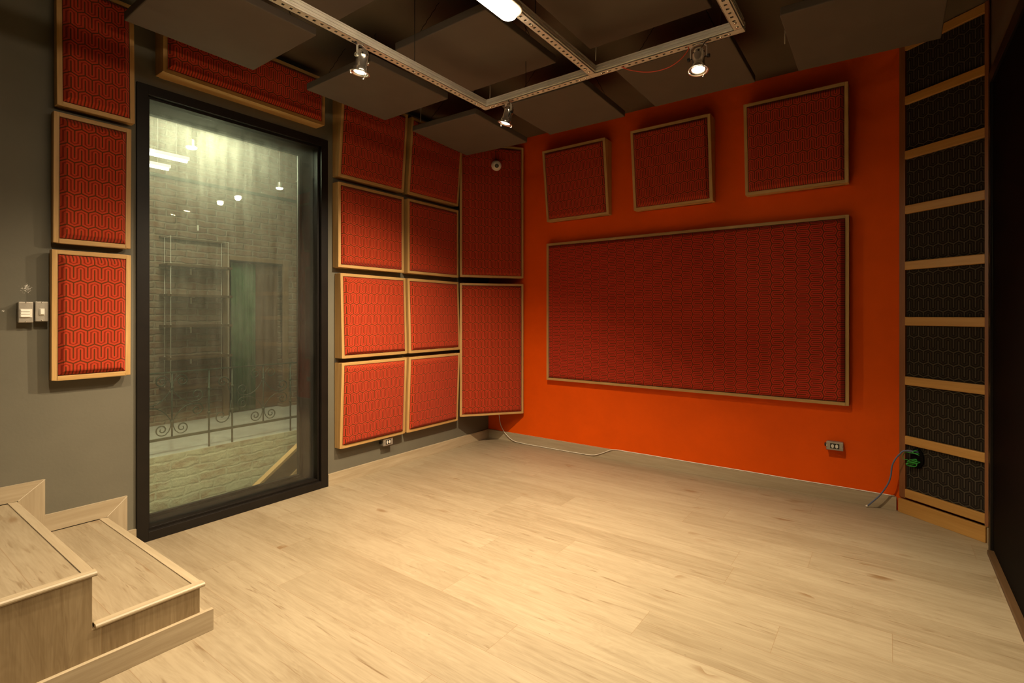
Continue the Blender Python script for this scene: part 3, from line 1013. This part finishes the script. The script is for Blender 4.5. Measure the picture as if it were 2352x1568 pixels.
def spotlight(label, base, aim, yoke_dir, energy, knob='black_plastic', cone=2.2, length=0.098):
    """base: underside of the rail; aim: direction the lens faces"""
    base = Vector(base)
    aim = Vector(aim).normalized()
    t = thing('spotlight', label, 'spotlight', base, group='aluminium can spotlights on the rails')
    yd = Vector(yoke_dir).normalized()
    yd = (yd - aim * yd.dot(aim)).normalized()
    piv = Vector((0, 0, -0.062))
    c0 = piv - aim * 0.036
    R0 = 0.026
    m = MB()
    m.lathe([(0.006, -0.006), (0.016, -0.004), (0.023, 0.002), (R0, 0.010), (R0, 0.020), (R0 + 0.0006, 0.021), (R0, 0.023), (R0, 0.072), (R0 + 0.004, 0.074), (R0 + 0.0045, 0.094), (R0 + 0.003, 0.096),
             (R0 + 0.001, 0.090), (R0 - 0.003, 0.088)], c0, aim, 28)
    m.build('can', M['aluminium'], t)
    # vent holes
    ref = aim.cross(yd)
    for k in range(6):
        a = 2 * PI * k / 6 + 0.4
        dirv = yd * math.cos(a) + ref * math.sin(a)
        m = MB()
        m.lathe([(0.0032, 0), (0.0032, 0.0008)], c0 + aim * 0.016 + dirv * (R0 - 0.0002), dirv, 10)
        m.build('vent_hole', M['hole'], t)
    # colour-filter ring with clips
    m = MB()
    rr = []
    prof = [(R0 + 0.006, 0.090), (0.043, 0.096), (0.044, 0.098), (0.042, 0.0995), (R0 + 0.005, 0.094)]
    ax = aim
    up = yd
    sd = ax.cross(up)
    rings_ = [[c0 + ax * h + (up * math.cos(2 * PI * k / 28) + sd * math.sin(2 * PI * k / 28)) * r for k in range(28)] for r, h in prof]
    m.rings(rings_, closed=True, cap=False)
    for k in range(3):
        a = 2 * PI * k / 3 + 0.9
        dv = up * math.cos(a) + sd * math.sin(a)
        q = c0 + ax * 0.097 + dv * 0.041
        m.tube([q, q + ax * 0.007, q + ax * 0.012 - dv * 0.006], 0.0022, 6)
    m.build('filter_ring', M['aluminium'], t)
    m = MB()
    m.lathe([(R0 + 0.002, 0.0), (R0 * 0.8, 0.004), (R0 * 0.4, 0.0062), (0.001, 0.007)], c0 + aim * 0.0905, aim, 24)
    m.build('lens', M['spot_glow'], t)
    # yoke: flat bracket with two arms
    m = MB()
    top = Vector((0, 0, -0.003))
    for s in (-1, 1):
        p = [top + yd * (s * 0.004), top + yd * (s * 0.022) + Vector((0, 0, -0.004)), top + yd * (s * 0.034) + Vector((0, 0, -0.014)), piv + yd * (s * 0.034)]
        tang = aim.cross(yd).normalized()
        for i in range(len(p) - 1):
            a, b = p[i], p[i + 1]
            nn = (b - a).cross(tang).normalized() * 0.0011
            hv = tang * 0.0045
            m.hexa([a - hv - nn, a + hv - nn, a + hv + nn, a - hv + nn, b - hv - nn, b + hv - nn, b + hv + nn, b - hv + nn])
    m.lathe([(0.006, -0.003), (0.006, 0.001)], top, (0, 0, 1), 12)
    m.build('yoke', M['galv'], t)
    for s in (-1, 1):
        m = MB()
        m.lathe([(0.0025, -0.008), (0.0025, 0.002), (0.0085, 0.0022), (0.0085, 0.013), (0.006, 0.014)], piv + yd * (s * 0.034), yd * s, 10)
        m.build('knob', M[knob], t)
    # supply flex looped from the can to the rail
    m = MB()
    tang = aim.cross(yd).normalized()
    m.tube(smooth_path([c0, c0 + Vector((0, 0, 0.012)) + yd * 0.012, top + yd * 0.030 + tang * 0.012 + Vector((0, 0, -0.004)), top + tang * 0.0195 + yd * 0.045 + Vector((0, 0, -0.003))], 6), 0.0022, 6)
    m.build('flex', M['black_plastic'], t)
    p = base + c0 + aim * 0.106
    light('spot_beam', 'SPOT', p, energy, WARM, p + aim, 0.022, spot=cone, blend=0.9)
    return t


SPOT_E = 110
spotlight('aluminium spotlight hanging from the left rail, top left of the three', (1.314, -2.523, RZ), (-0.16, -0.06, -1.0), (0.35, -1, 0.2), 80, 'screw')
spotlight('small aluminium spotlight under the rail corner, lowest of the three', (1.475, -1.659, RZ), (-0.30, -0.10, -1.0), (0.9, -0.4, 0), 215, cone=2.3)
spotlight('aluminium spotlight on the right rail beside the red wire', (2.514, -1.659, RZ), (0.03, -0.18, -1.0), (1, 0.12, 0), 225, cone=2.2)

spotlight('added unseen spotlight on the left rail near the camera, lighting the steps', (1.314, -3.45, RZ), (-0.15, 0.15, -1.0), (0.35, -1, 0.2), 60)  # added outside the view to brighten the foreground and steps

m = MB()
m.tube(smooth_path([(2.150, -1.66, 2.392), (2.158, -1.66, 2.387), (2.202, -1.662, 2.360), (2.288, -1.664, 2.327), (2.370, -1.664, 2.320), (2.429, -1.662, 2.339), (2.466, -1.66, 2.372), (2.470, -1.66, 2.389)], 8), 0.0022, 6)
tag(m.build('red_wire', M['red_cord']), 'thin red wire drooping under the rail left of the right spotlight', 'wire')

# ------------------------------------------------------------------ dome camera on the upper corner panel
face = back + cn * (0.042 + 0.012)
dc = Vector((0.285, -0.253, 2.560)) + cn * 0.024
dcam = thing('dome_camera', 'small round white security camera on the upper corner panel', 'camera', dc)
m = MB()
m.lathe([(0.046, 0.0), (0.047, 0.006), (0.045, 0.016), (0.041, 0.020)], (0, 0, 0), cn, 32)
m.build('base', M['white_plastic'], dcam)
look = (Vector((2.7, -3.3, 0.75)) - dc).normalized()
ctr = cn * 0.022
m = MB()
prof = [(0.040 * math.sin(a), -0.0 + 0.034 * math.cos(a)) for a in [PI * 0.52 - k * 0.088 for k in range(13)]]
m.lathe(prof, ctr, look, 32)
m.build('eyeball', M['white_plastic'], dcam)
m = MB()
q = ctr + look * 0.0285
m.lathe([(0.0215, 0.0), (0.0215, 0.0065), (0.018, 0.007)], q, look, 24)
m.build('lens_ring', M['white_plastic'], dcam)
m = MB()
m.lathe([(0.0185, 0.0), (0.0185, 0.0012)], q + look * 0.0068, look, 24)
m.build('infrared_ring', M['black_plastic'], dcam)
m = MB()
m.lathe([(0.0105, 0.0), (0.0085, 0.003), (0.001, 0.0038)], q + look * 0.0078, look, 20)
m.build('lens', M['grey_plastic'], dcam)
m = MB()
m.tube([(cn * 0.003) + Vector((0, 0, 0.045)) - cu * 0.004, (cn * 0.003) + Vector((0, 0, 0.12)) - cu * 0.004, (cn * 0.003) + Vector((0, 0, 0.196)) - cu * 0.004], 0.0026, 6)
m.build('cord', M['black_plastic'], dcam)

# ------------------------------------------------------------------ sockets and switches


def wall_frame(p, n):
    n = Vector(n).normalized()
    u = Vector((0, 0, 1)).cross(n)
    return Matrix(((u.x, -n.x, 0, p[0]), (u.y, -n.y, 0, p[1]), (0, 0, 1, p[2]), (0, 0, 0, 1)))


def socket(label, p, n):
    """surface box, 92 x 52 mm, with two round-pin outlets. local: x right, -y out, z up"""
    t = thing('power_socket', label, 'socket', mat=wall_frame(p, n), group='twin power sockets in metal boxes')
    m = MB()
    m.box((-0.045, -0.044, -0.025), (0.045, 0, 0.025))
    m.build('box', M['box_metal'], t, bevel=0.004, seg=3)
    m = MB()
    m.box((-0.047, -0.050, -0.027), (0.047, -0.0445, 0.027))
    m.build('plate', M['box_metal'], t, bevel=0.003, seg=3)
    m = MB()
    m.box((-0.025, -0.0515, -0.0165), (0.025, -0.0502, 0.0165))
    m.build('insert', M['black_plastic'], t)
    for s in (-1, 1):
        m = MB()
        poly = [(s * 0.0115 + 0.0085 * math.cos(a) * (0.75 if abs(math.sin(a)) > 0.8 else 1), 0.0135 * math.sin(a)) for a in [PI / 6 + k * PI / 3 for k in range(6)]]
        m.prism(poly, 'y', -0.0545, -0.0516)
        o = m.build('outlet', M['white_plastic'], t, bevel=0.001)
        m = MB()
        for dz in (-0.006, 0.0, 0.006):
            m.lathe([(0.0016, 0), (0.0016, 0.0004)], (s * 0.0115 + (0.002 if dz == 0 else 0), -0.0546, dz), (0, -1, 0), 8)
        m.build('pin_hole', M['hole'], o)
    for s in (-1, 1):
        m = MB()
        m.lathe([(0.003, 0), (0.0025, 0.0015), (0.0005, 0.002)], (s * 0.0425, -0.0502, 0), (0, -1, 0), 10)
        m.build('screw', M['screw'], t)
    m = MB()
    m.lathe([(0.0115, 0.0), (0.0115, 0.012), (0.009, 0.013)], (-0.0452, -0.022, 0), (-1, 0, 0), 14)
    m.build('blanking_plug', M['black_plastic'], t)
    return t


socket('twin socket in metal box low on the orange wall, right side', (2.905, 0, 0.356), (0, -1, 0))
socket('twin socket in metal box under the bottom red grid panel', (0, -1.302, 0.2185), (1, 0, 0))


def switch_box(label, p, kind):
    t = thing('light_switch', label, 'switch', mat=wall_frame(p, (1, 0, 0)), group='light switches beside the lowest narrow panel')
    w, h = (0.0255, 0.0475) if kind == 3 else (0.0238, 0.046)
    m = MB()
    m.box((-w + 0.002, -0.038, -h + 0.002), (w - 0.002, 0, h - 0.002))
    m.build('box', M['box_metal'], t, bevel=0.004, seg=3)
    m = MB()
    m.box((-w, -0.0455, -h), (w, -0.0385, h))
    m.build('plate', M['box_metal'], t, bevel=0.004, seg=3)
    for s in (-1, 1):
        m = MB()
        m.lathe([(0.0035, 0), (0.003, 0.0015), (0.0005, 0.002)], (0, -0.0456, s * (h - 0.0045)), (0, -1, 0), 10)
        m.build('screw', M['screw'], t)
    if kind == 3:
        m = MB()
        m.box((-0.0205, -0.049, -0.0235), (0.0205, -0.0456, 0.0145))
        m.build('insert', M['white_plastic'], t, bevel=0.001)
        for k in range(3):
            z = -0.0215 + k * 0.0120
            m = MB()
            m.hexa([(-0.018, -0.0491, z), (0.013, -0.0491, z), (0.013, -0.0535, z), (-0.018, -0.0535, z),
                    (-0.018, -0.0491, z + 0.0105), (0.013, -0.0491, z + 0.0105), (0.013, -0.051, z + 0.0105), (-0.018, -0.051, z + 0.0105)])
            m.build('rocker', M['white_plastic'], t, bevel=0.0008)
    else:
        m = MB()
        m.box((-0.009, -0.048, -0.018), (0.009, -0.0456, 0.0135))
        ins = m.build('insert', M['white_plastic'], t, bevel=0.002, seg=3)
        m = MB()
        m.hexa([(-0.0058, -0.0481, -0.0135), (0.0075, -0.0481, -0.0135), (0.0075, -0.0555, -0.0125), (-0.0058, -0.0555, -0.0125),
                (-0.0058, -0.0481, 0.0115), (0.0075, -0.0481, 0.0115), (0.0075, -0.0515, 0.0115), (-0.0058, -0.0515, 0.0115)])
        m.build('rocker', M['white_plastic'], t, bevel=0.0008)


switch_box('metal switch plate with three white rockers, left one of the pair', (0, -3.3825, 1.2145), 3)
switch_box('metal switch plate with one white rocker, beside the narrow red panel', (0, -3.328, 1.218), 1)

# ------------------------------------------------------------------ cords
m = MB()
m.tube(smooth_path([(0.165, -0.075, 0.42), (0.160, -0.055, 0.30), (0.159, -0.035, 0.24), (0.175, -0.030, 0.149), (0.227, -0.026, 0.073), (0.315, -0.024, 0.018), (0.43, -0.022, 0.0055), (0.671, -0.021, 0.005), (0.985, -0.0205, 0.006), (1.15, -0.022, 0.012),
                    (1.24, -0.020, 0.042), (1.315, -0.020, 0.078), (1.37, -0.016, 0.0885), (1.47, -0.009, 0.0875), (1.69, -0.007, 0.0875), (2.02, -0.009, 0.0875), (2.3, -0.007, 0.0880), (2.61, -0.009, 0.0875), (2.97, -0.007, 0.0885), (3.14, -0.008, 0.0875), (3.215, -0.008, 0.0875)], 8), 0.0033, 8)
tag(m.build('white_cord', M['white_cord']), 'white cord dropping behind the corner panel and running along the oak baseboard', 'cord')

# hole with green wires and blue cord in the slatted absorber
def sl(s, z, out=0.0):
    return SA + su * s + sn * out + Vector((0, 0, z))


m = MB()
poly = [(0.103 + 0.036 * math.cos(2 * PI * k / 24), 0.352 + 0.060 * math.sin(2 * PI * k / 24)) for k in range(24)]
m.prism(poly, 'y', 0.006, 0.0145)
o = m.build('cable_hole', M['hole'], slat, label='black oval hole for cables')
m = MB()
bl = [sl(0.118, 0.392, 0.002), sl(0.095, 0.393, 0.018), sl(0.058, 0.388, 0.035)] + [Vector(p) for p in [(3.240, -0.085, 0.366), (3.218, -0.085, 0.330), (3.203, -0.083, 0.286), (3.197, -0.078, 0.227), (3.182, -0.070, 0.170), (3.145, -0.063, 0.096), (3.098, -0.056, 0.033), (3.082, -0.052, 0.012)]]
m.tube(smooth_path(bl, 8), 0.0042, 10)
bc = tag(m.build('blue_cord', M['blue_cord']), 'blue grey cord arching from the slatted panel down to the floor', 'cord')
m = MB()
m.tube([(3.082, -0.052, 0.012), (3.072, -0.047, 0.004)], [0.0055, 0.0062], 10)
m.build('bare_end', M['white_cord'], bc, label='pale frayed cord end')
m = MB()
rnd = random.Random(3)
for k in range(7):
    cs, cz = 0.095 + rnd.uniform(-0.006, 0.006), 0.325 + rnd.uniform(-0.012, 0.012)
    rs, rz_ = rnd.uniform(0.022, 0.032), rnd.uniform(0.008, 0.018)
    ph = rnd.uniform(0, 6)
    m.tube([sl(cs + rs * math.cos(a), cz + rz_ * math.sin(a + ph * 0.3), 0.012 + 0.008 * math.sin(2 * a + ph) + 0.002 * k) for a in [2 * PI * j / 22 for j in range(22)]], 0.0018, 6, closed=True)
m.tube(smooth_path([sl(0.125, 0.385, 0.006), sl(0.09, 0.382, 0.02), sl(0.06, 0.380, 0.028), sl(0.045, 0.35, 0.028), sl(0.052, 0.335, 0.026), sl(0.07, 0.338, 0.02)], 8), 0.0018, 6)
m.tube(smooth_path([sl(0.103, 0.40, 0.004), sl(0.096, 0.392, 0.018), sl(0.105, 0.384, 0.02), sl(0.13, 0.378, 0.014)], 8), 0.0018, 6)
m.tube(smooth_path([sl(0.115, 0.405, 0.004), sl(0.104, 0.396, 0.02), sl(0.094, 0.388, 0.018), sl(0.10, 0.380, 0.016)], 8), 0.0018, 6)
tag(m.build('green_wire_bundle', M['green_cord']), 'coil of thin green wires at the hole in the slatted panel', 'wire')

# ------------------------------------------------------------------ courtyard beyond the glass
XR, XB, ZS = -2.45, -4.05, -0.15
struct(MB().box((XB - 0.2, -4.2, ZS - 0.12), (XR - 0.012, 2.6, ZS)).build('floor_landing', M['concrete']), 'pale concrete landing behind the iron railing', 'floor')
struct(MB().box((XR - 0.012, -4.2, -2.6), (XR, 2.6, ZS - 0.004)).box((XR - 0.3, -4.2, -2.6), (XR - 0.012, 2.6, ZS - 0.12)).build('wall_landing', M['brick_wash']), 'limewashed brick wall under the railing', 'wall')
mb = MB()
DY0, DY1, DZ1 = -0.59, 0.175, 1.953
mb.box((XB - 0.25, -4.2, ZS), (XB, DY0, 2.92))
mb.box((XB - 0.25, DY1, ZS), (XB, 2.6, 2.92))
mb.box((XB - 0.25, DY0, DZ1), (XB, DY1, 2.92))
struct(mb.build('wall_courtyard', M['brick']), 'old brick wall seen through the window', 'wall')
mb = MB()
mb.box((XB - 0.25, -4.2, 2.92), (XB + 0.01, 2.6, 4.0))
struct(mb.build('wall_courtyard_top', M['brick']), 'upper part of the old brick wall, brightly lit', 'wall')
mb = MB()
mb.box((XB - 0.25, 2.6, -2.6), (-TH, 2.7, 4.0))
struct(mb.build('wall_courtyard_right', M['brick']))
mb = MB()
mb.box((XB - 0.25, -4.3, -2.6), (-TH, -4.2, 4.0))
struct(mb.build('wall_courtyard_left', M['brick']))
struct(MB().box((XB - 0.25, -4.3, 4.0), (-TH, 2.7, 4.1)).build('ceiling_courtyard', M['plaster']))
struct(MB().box((XR, -4.3, -2.7), (-TH, 2.7, -2.6)).build('floor_courtyard', M['concrete']))
mb = MB()
mb.box((-TH, YB, -2.6), (-TH + 0.05, 2.6, -0.06))
mb.box((-TH, 0.1, -0.06), (-TH + 0.05, 2.6, 4.0))
mb.box((-TH, -4.2, H + 0.08), (-TH + 0.05, 0.1, 4.0))
struct(mb.build('wall_courtyard_near', M['plaster']))
mb = MB()
mb.box((XB + 0.0, -4.2, 2.90), (XB + 0.03, 2.6, 2.935))
struct(mb.build('trim_2', M['iron']), 'dark conduit line along the top of the brick wall', 'trim')

# timber door in the brick wall
d2 = bpy.data.objects.new('door_2', None)
d2.location = (XB, -0.2, ZS)
COL.objects.link(d2)
struct(d2, 'wooden door with timber frame in the brick wall', 'door')
m = MB()
dy0, dy1, dzt = DY0 + 0.2, DY1 + 0.2, DZ1 - ZS
m.box((-0.12, dy0 - 0.085, 0), (0.03, dy0, dzt + 0.055))
m.box((-0.12, dy1, 0), (0.03, dy1 + 0.085, dzt + 0.055))
m.box((-0.12, dy0, dzt), (0.03, dy1, dzt + 0.055))
m.build('frame', M['jamb_timber'], d2, bevel=0.004)
m = MB()
m.box((-0.16, dy0 + 0.36, 0.01), (-0.125, dy1 - 0.002, dzt - 0.003))
lf = m.build('door_leaf', M['door_timber'], d2, bevel=0.003)
for za, zb in ((0.15, 0.85), (1.0, dzt - 0.15)):
    m = MB()
    m.box((-0.1245, dy0 + 0.42, za), (-0.116, dy1 - 0.07, zb))
    m.build('raised_panel', M['door_timber'], lf, bevel=0.006)
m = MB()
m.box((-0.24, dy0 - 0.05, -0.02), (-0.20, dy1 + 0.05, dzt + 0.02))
m.build('dark_backing', M['hole'], d2)  # black sheet standing in for the darkness of the room behind

m = MB()
nf = 46
ring_f, ring_b = [], []
pts = []
for k in range(nf + 1):
    y = DY0 + 0.07 + 0.34 * k / nf
    x = XB - 0.085 + 0.014 * math.sin(k * 1.15) + 0.005 * math.sin(k * 0.5)
    pts.append((x, y))
poly = pts + [(x - 0.003, y) for x, y in pts[::-1]]
m.prism(poly, 'z', ZS + 0.02, DZ1 - 0.02, smooth=True)
tag(m.build('green_curtain', M['curtain']), 'green curtain hanging in the left half of the brick wall doorway', 'curtain')

# iron railing
rl = thing('iron_railing', 'wrought iron railing with scrolls along the landing behind the glass', 'railing', (XR - 0.02, -1.2, ZS))


def rpt(y, z):
    return Vector((0, y + 1.2, z - ZS))


YR0, YR1 = -3.6, 0.95
ZT, ZB = 0.645, 0.005
m = MB()
m.box((-0.014, YR0 + 1.2, ZT - ZS - 0.006), (0.014, YR1 + 1.2, ZT - ZS + 0.006))
m.build('top_bar', M['iron'], rl, bevel=0.002)
m = MB()
m.box((-0.012, YR0 + 1.2, ZB - ZS - 0.012), (0.012, YR1 + 1.2, ZB - ZS + 0.012))
m.build('bottom_bar', M['iron'], rl, bevel=0.002)


def spiral(c, r0, a0, a1, r1, n=26):
    """points of a spiral round c=(y,z) from radius r0 to r1"""
    return [(c[0] + (r0 + (r1 - r0) * k / n) * math.cos(a0 + (a1 - a0) * k / n), c[1] + (r0 + (r1 - r0) * k / n) * math.sin(a0 + (a1 - a0) * k / n)) for k in range(n + 1)]


def scroll(path2):
    m = MB()
    n = len(path2)
    m.tube([rpt(y, z) for y, z in path2], [0.0068 - 0.0022 * abs(2 * k / (n - 1) - 1) for k in range(n)], 7)
    m.build('scroll', M['iron'], rl)


def quad(c, sy, sz):
    """one quarter of a railing field: a curl beside the stem and a long arc to the field's edge"""
    zm = (ZT + ZB) / 2
    hh = (ZT - ZB) / 2

    def T(pts):
        return [(c + sy * y, zm + sz * z) for y, z in pts]
    # curl beside the stem: leaves the stem collar, swings out to the rail and rolls in
    a = [(0.008, 0.17), (0.012, 0.21), (0.03, 0.255), (0.06, 0.285)]
    a += spiral((0.088, 0.232), 0.058, 2.0, 2.0 - 2 * PI * 1.45, 0.010, 34)
    scroll(T(a))
    # long arc from the collar to the edge, ending in a curl
    b = [(0.008, 0.16), (0.03, 0.115), (0.075, 0.060), (0.13, 0.022), (0.19, 0.008)]
    b += spiral((0.225, 0.075), 0.066, -2.05, -2.05 + 2 * PI * 1.45, 0.010, 36)
    pth = T(b)
    scroll([(q.x, q.y) for q in smooth_path([Vector((y, z, 0)) for y, z in pth], 2)])


stems = (-2.77, -1.862, -0.952, -0.04)
posts = (-3.15, -2.43, -1.522, -1.290, -0.627, -0.37, 0.33)
for y in stems:
    m = MB()
    m.tube([rpt(y, ZB), rpt(y, ZT)], 0.0085, 8)
    for zc in (ZB + 0.155, ZT - 0.155):
        m.lathe([(0.009, -0.016), (0.016, -0.010), (0.016, 0.010), (0.009, 0.016)], rpt(y, zc), (0, 0, 1), 10)
    m.build('baluster', M['iron'], rl)
    for sy in (-1, 1):
        for sz in (-1, 1):
            quad(y, sy, sz)
for y in posts:
    m = MB()
    m.tube([rpt(y, ZS), rpt(y, ZT)], 0.0095, 8)
    for zc in (0.20, 0.45):
        m.lathe([(0.010, -0.014), (0.016, -0.008), (0.016, 0.008), (0.010, 0.014)], rpt(y, zc), (0, 0, 1), 10)
    m.build('post', M['iron'], rl)
scroll([(-1.300, 0.36), (-1.33, 0.44)] + spiral((-1.385, 0.50), 0.066, -0.6, -0.6 + 2 * PI * 1.3, 0.01))
scroll([(-1.300, 0.30), (-1.31, 0.20)] + spiral((-1.40, 0.145), 0.085, 0.5, 0.5 - 2 * PI * 1.35, 0.01))

# hanging shelf on the brick wall
sh = thing('hanging_shelf', 'dark wooden shelves hung on thin cables against the brick wall', 'shelf', (XB, -1.04, 0))
shz = (2.165, 1.815, 1.445, 1.070, 0.675, 0.300)
for z in shz[1:]:
    m = MB()
    m.box((0.012, -0.38, z - 0.015), (0.26, 0.38, z + 0.015))
    m.build('shelf_board', M['dark_timber_y'], sh, bevel=0.002)
m = MB()
m.box((0.002, -0.38, shz[0] - 0.012), (0.05, 0.38, shz[0] + 0.012))
m.build('top_batten', M['dark_timber_y'], sh, bevel=0.002)
for y in (-0.335, 0.335):
    for x in (0.05, 0.235):
        m = MB()
        m.tube([(x, y, 0.285), (x, y, 2.165 if x < 0.1 else 2.165)], 0.0035, 6)
        for z in shz[1:]:
            m.lathe([(0.008, -0.026), (0.008, -0.0155)], (x, y, z), (0, 0, 1), 8)
            m.lathe([(0.008, 0.0155), (0.008, 0.024)], (x, y, z), (0, 0, 1), 8)
        m.build('cable', M['galv'], sh)
    m = MB()
    m.tube([(0.05, y, 2.16), (0.235, y, 2.16)], 0.0035, 6)
    m.build('cable_arm', M['galv'], sh)
for z in (1.815, 1.445, 1.070, 0.675):
    m = MB()
    m.box((0.0, -0.03, z - 0.095), (0.004, -0.01, z - 0.016))
    m.box((0.0, -0.03, z - 0.019), (0.10, -0.01, z - 0.0152))
    m.build('bracket', M['white_plastic'], sh)
m = MB()
m.box((XB, -0.985, 2.30), (XB + 0.004, -0.965, 2.37))
tag(m.build('wall_bracket', M['white_plastic']), 'small pale metal bracket on the brick wall above the shelves', 'bracket')

# sloping timber stair rail rising across the lower right of the window
hr = thing('stair_rail', 'sloping brown timber handrail seen low in the window at right', 'handrail', (-1.0, -1.78, -0.188))
m = MB()
dv = Vector((0, 0.38, 0.26)).normalized()
nv = Vector((0, -dv.z, dv.y))


def slope_bar(m, x0, x1, s0, s1, t0, t1):
    c = []
    for s, in ((s0,), (s1,)):
        for (x, t) in ((x0, t0), (x1, t0), (x1, t1), (x0, t1)):
            p = dv * s + nv * t
            c.append((x, p.y, p.z))
    m.hexa(c)


slope_bar(m, -0.03, 0.03, -1.2, 2.2, -0.012, 0.012)
m.build('cap', M['rail_timber'], hr, bevel=0.003)
m = MB()
slope_bar(m, -0.018, 0.018, -1.2, 2.2, -0.145, -0.0125)
m.build('board', M['dark_timber_y'], hr, bevel=0.003)
m = MB()
slope_bar(m, -0.025, 0.025, -1.2, 2.2, -0.21, -0.15)
m.build('lower_board', M['rail_timber'], hr, bevel=0.003)

# courtyard lamps: two tubes and three hanging spots
for (x, y1, w2) in ((-2.72, -1.63, 'longer upper one'), (-3.19, -1.63, 'lower one')):
    t = thing('tube_lamp', 'glowing white tube lamp behind the glass near the window top, %s' % w2, 'lamp', (x, y1, 2.8), group='tube lamps behind the glass')
    m = MB()
    m.tube([(0, 0, 0), (0, -1.2, 0)], 0.014, 10)
    m.build('tube', M['tube_glow'], t)
    m = MB()
    m.box((-0.018, -1.22, 0.016), (0.018, 0.02, 0.05))
    m.build('batten', M['white_plastic'], t, bevel=0.004)
    for yy in (-1.1, -0.1):
        m = MB()
        m.tube([(0, yy, 0.05), (0, yy, 1.198)], 0.0016, 6)
        m.build('hanger_rod', M['galv'], t)
for (x, y, r, w2) in ((-1.524, -2.067, 0.052, 'largest, at upper left of the glass'), (-2.244, -0.888, 0.046, 'near the right, lower of two'), (-1.808, -0.915, 0.040, 'rightmost, close to the frame')):
    t = thing('pendant_spot', 'glowing round pendant lamp behind the glass, %s' % w2, 'lamp', (x, y, 2.6), group='pendant lamps behind the glass')
    m = MB()
    m.lathe([(r * 0.3, 0.07), (r * 0.5, 0.065), (r * 0.55, 0.016), (r, 0.008), (r, 0.004), (r * 0.75, 0.008)], (0, 0, 0), (0, 0, 1), 20)
    m.build('can', M['aluminium'], t)
    m = MB()
    m.lathe([(r * 0.78, 0.004), (r * 0.65, -0.006), (r * 0.3, -0.010), (0.001, -0.011)], (0, 0, 0), (0, 0, 1), 20)
    m.build('lens', M['tube_glow'], t)
    m = MB()
    m.tube([(0, 0, 0.07), (0, 0, 1.398)], 0.0016, 6)
    m.build('rod', M['galv'], t)
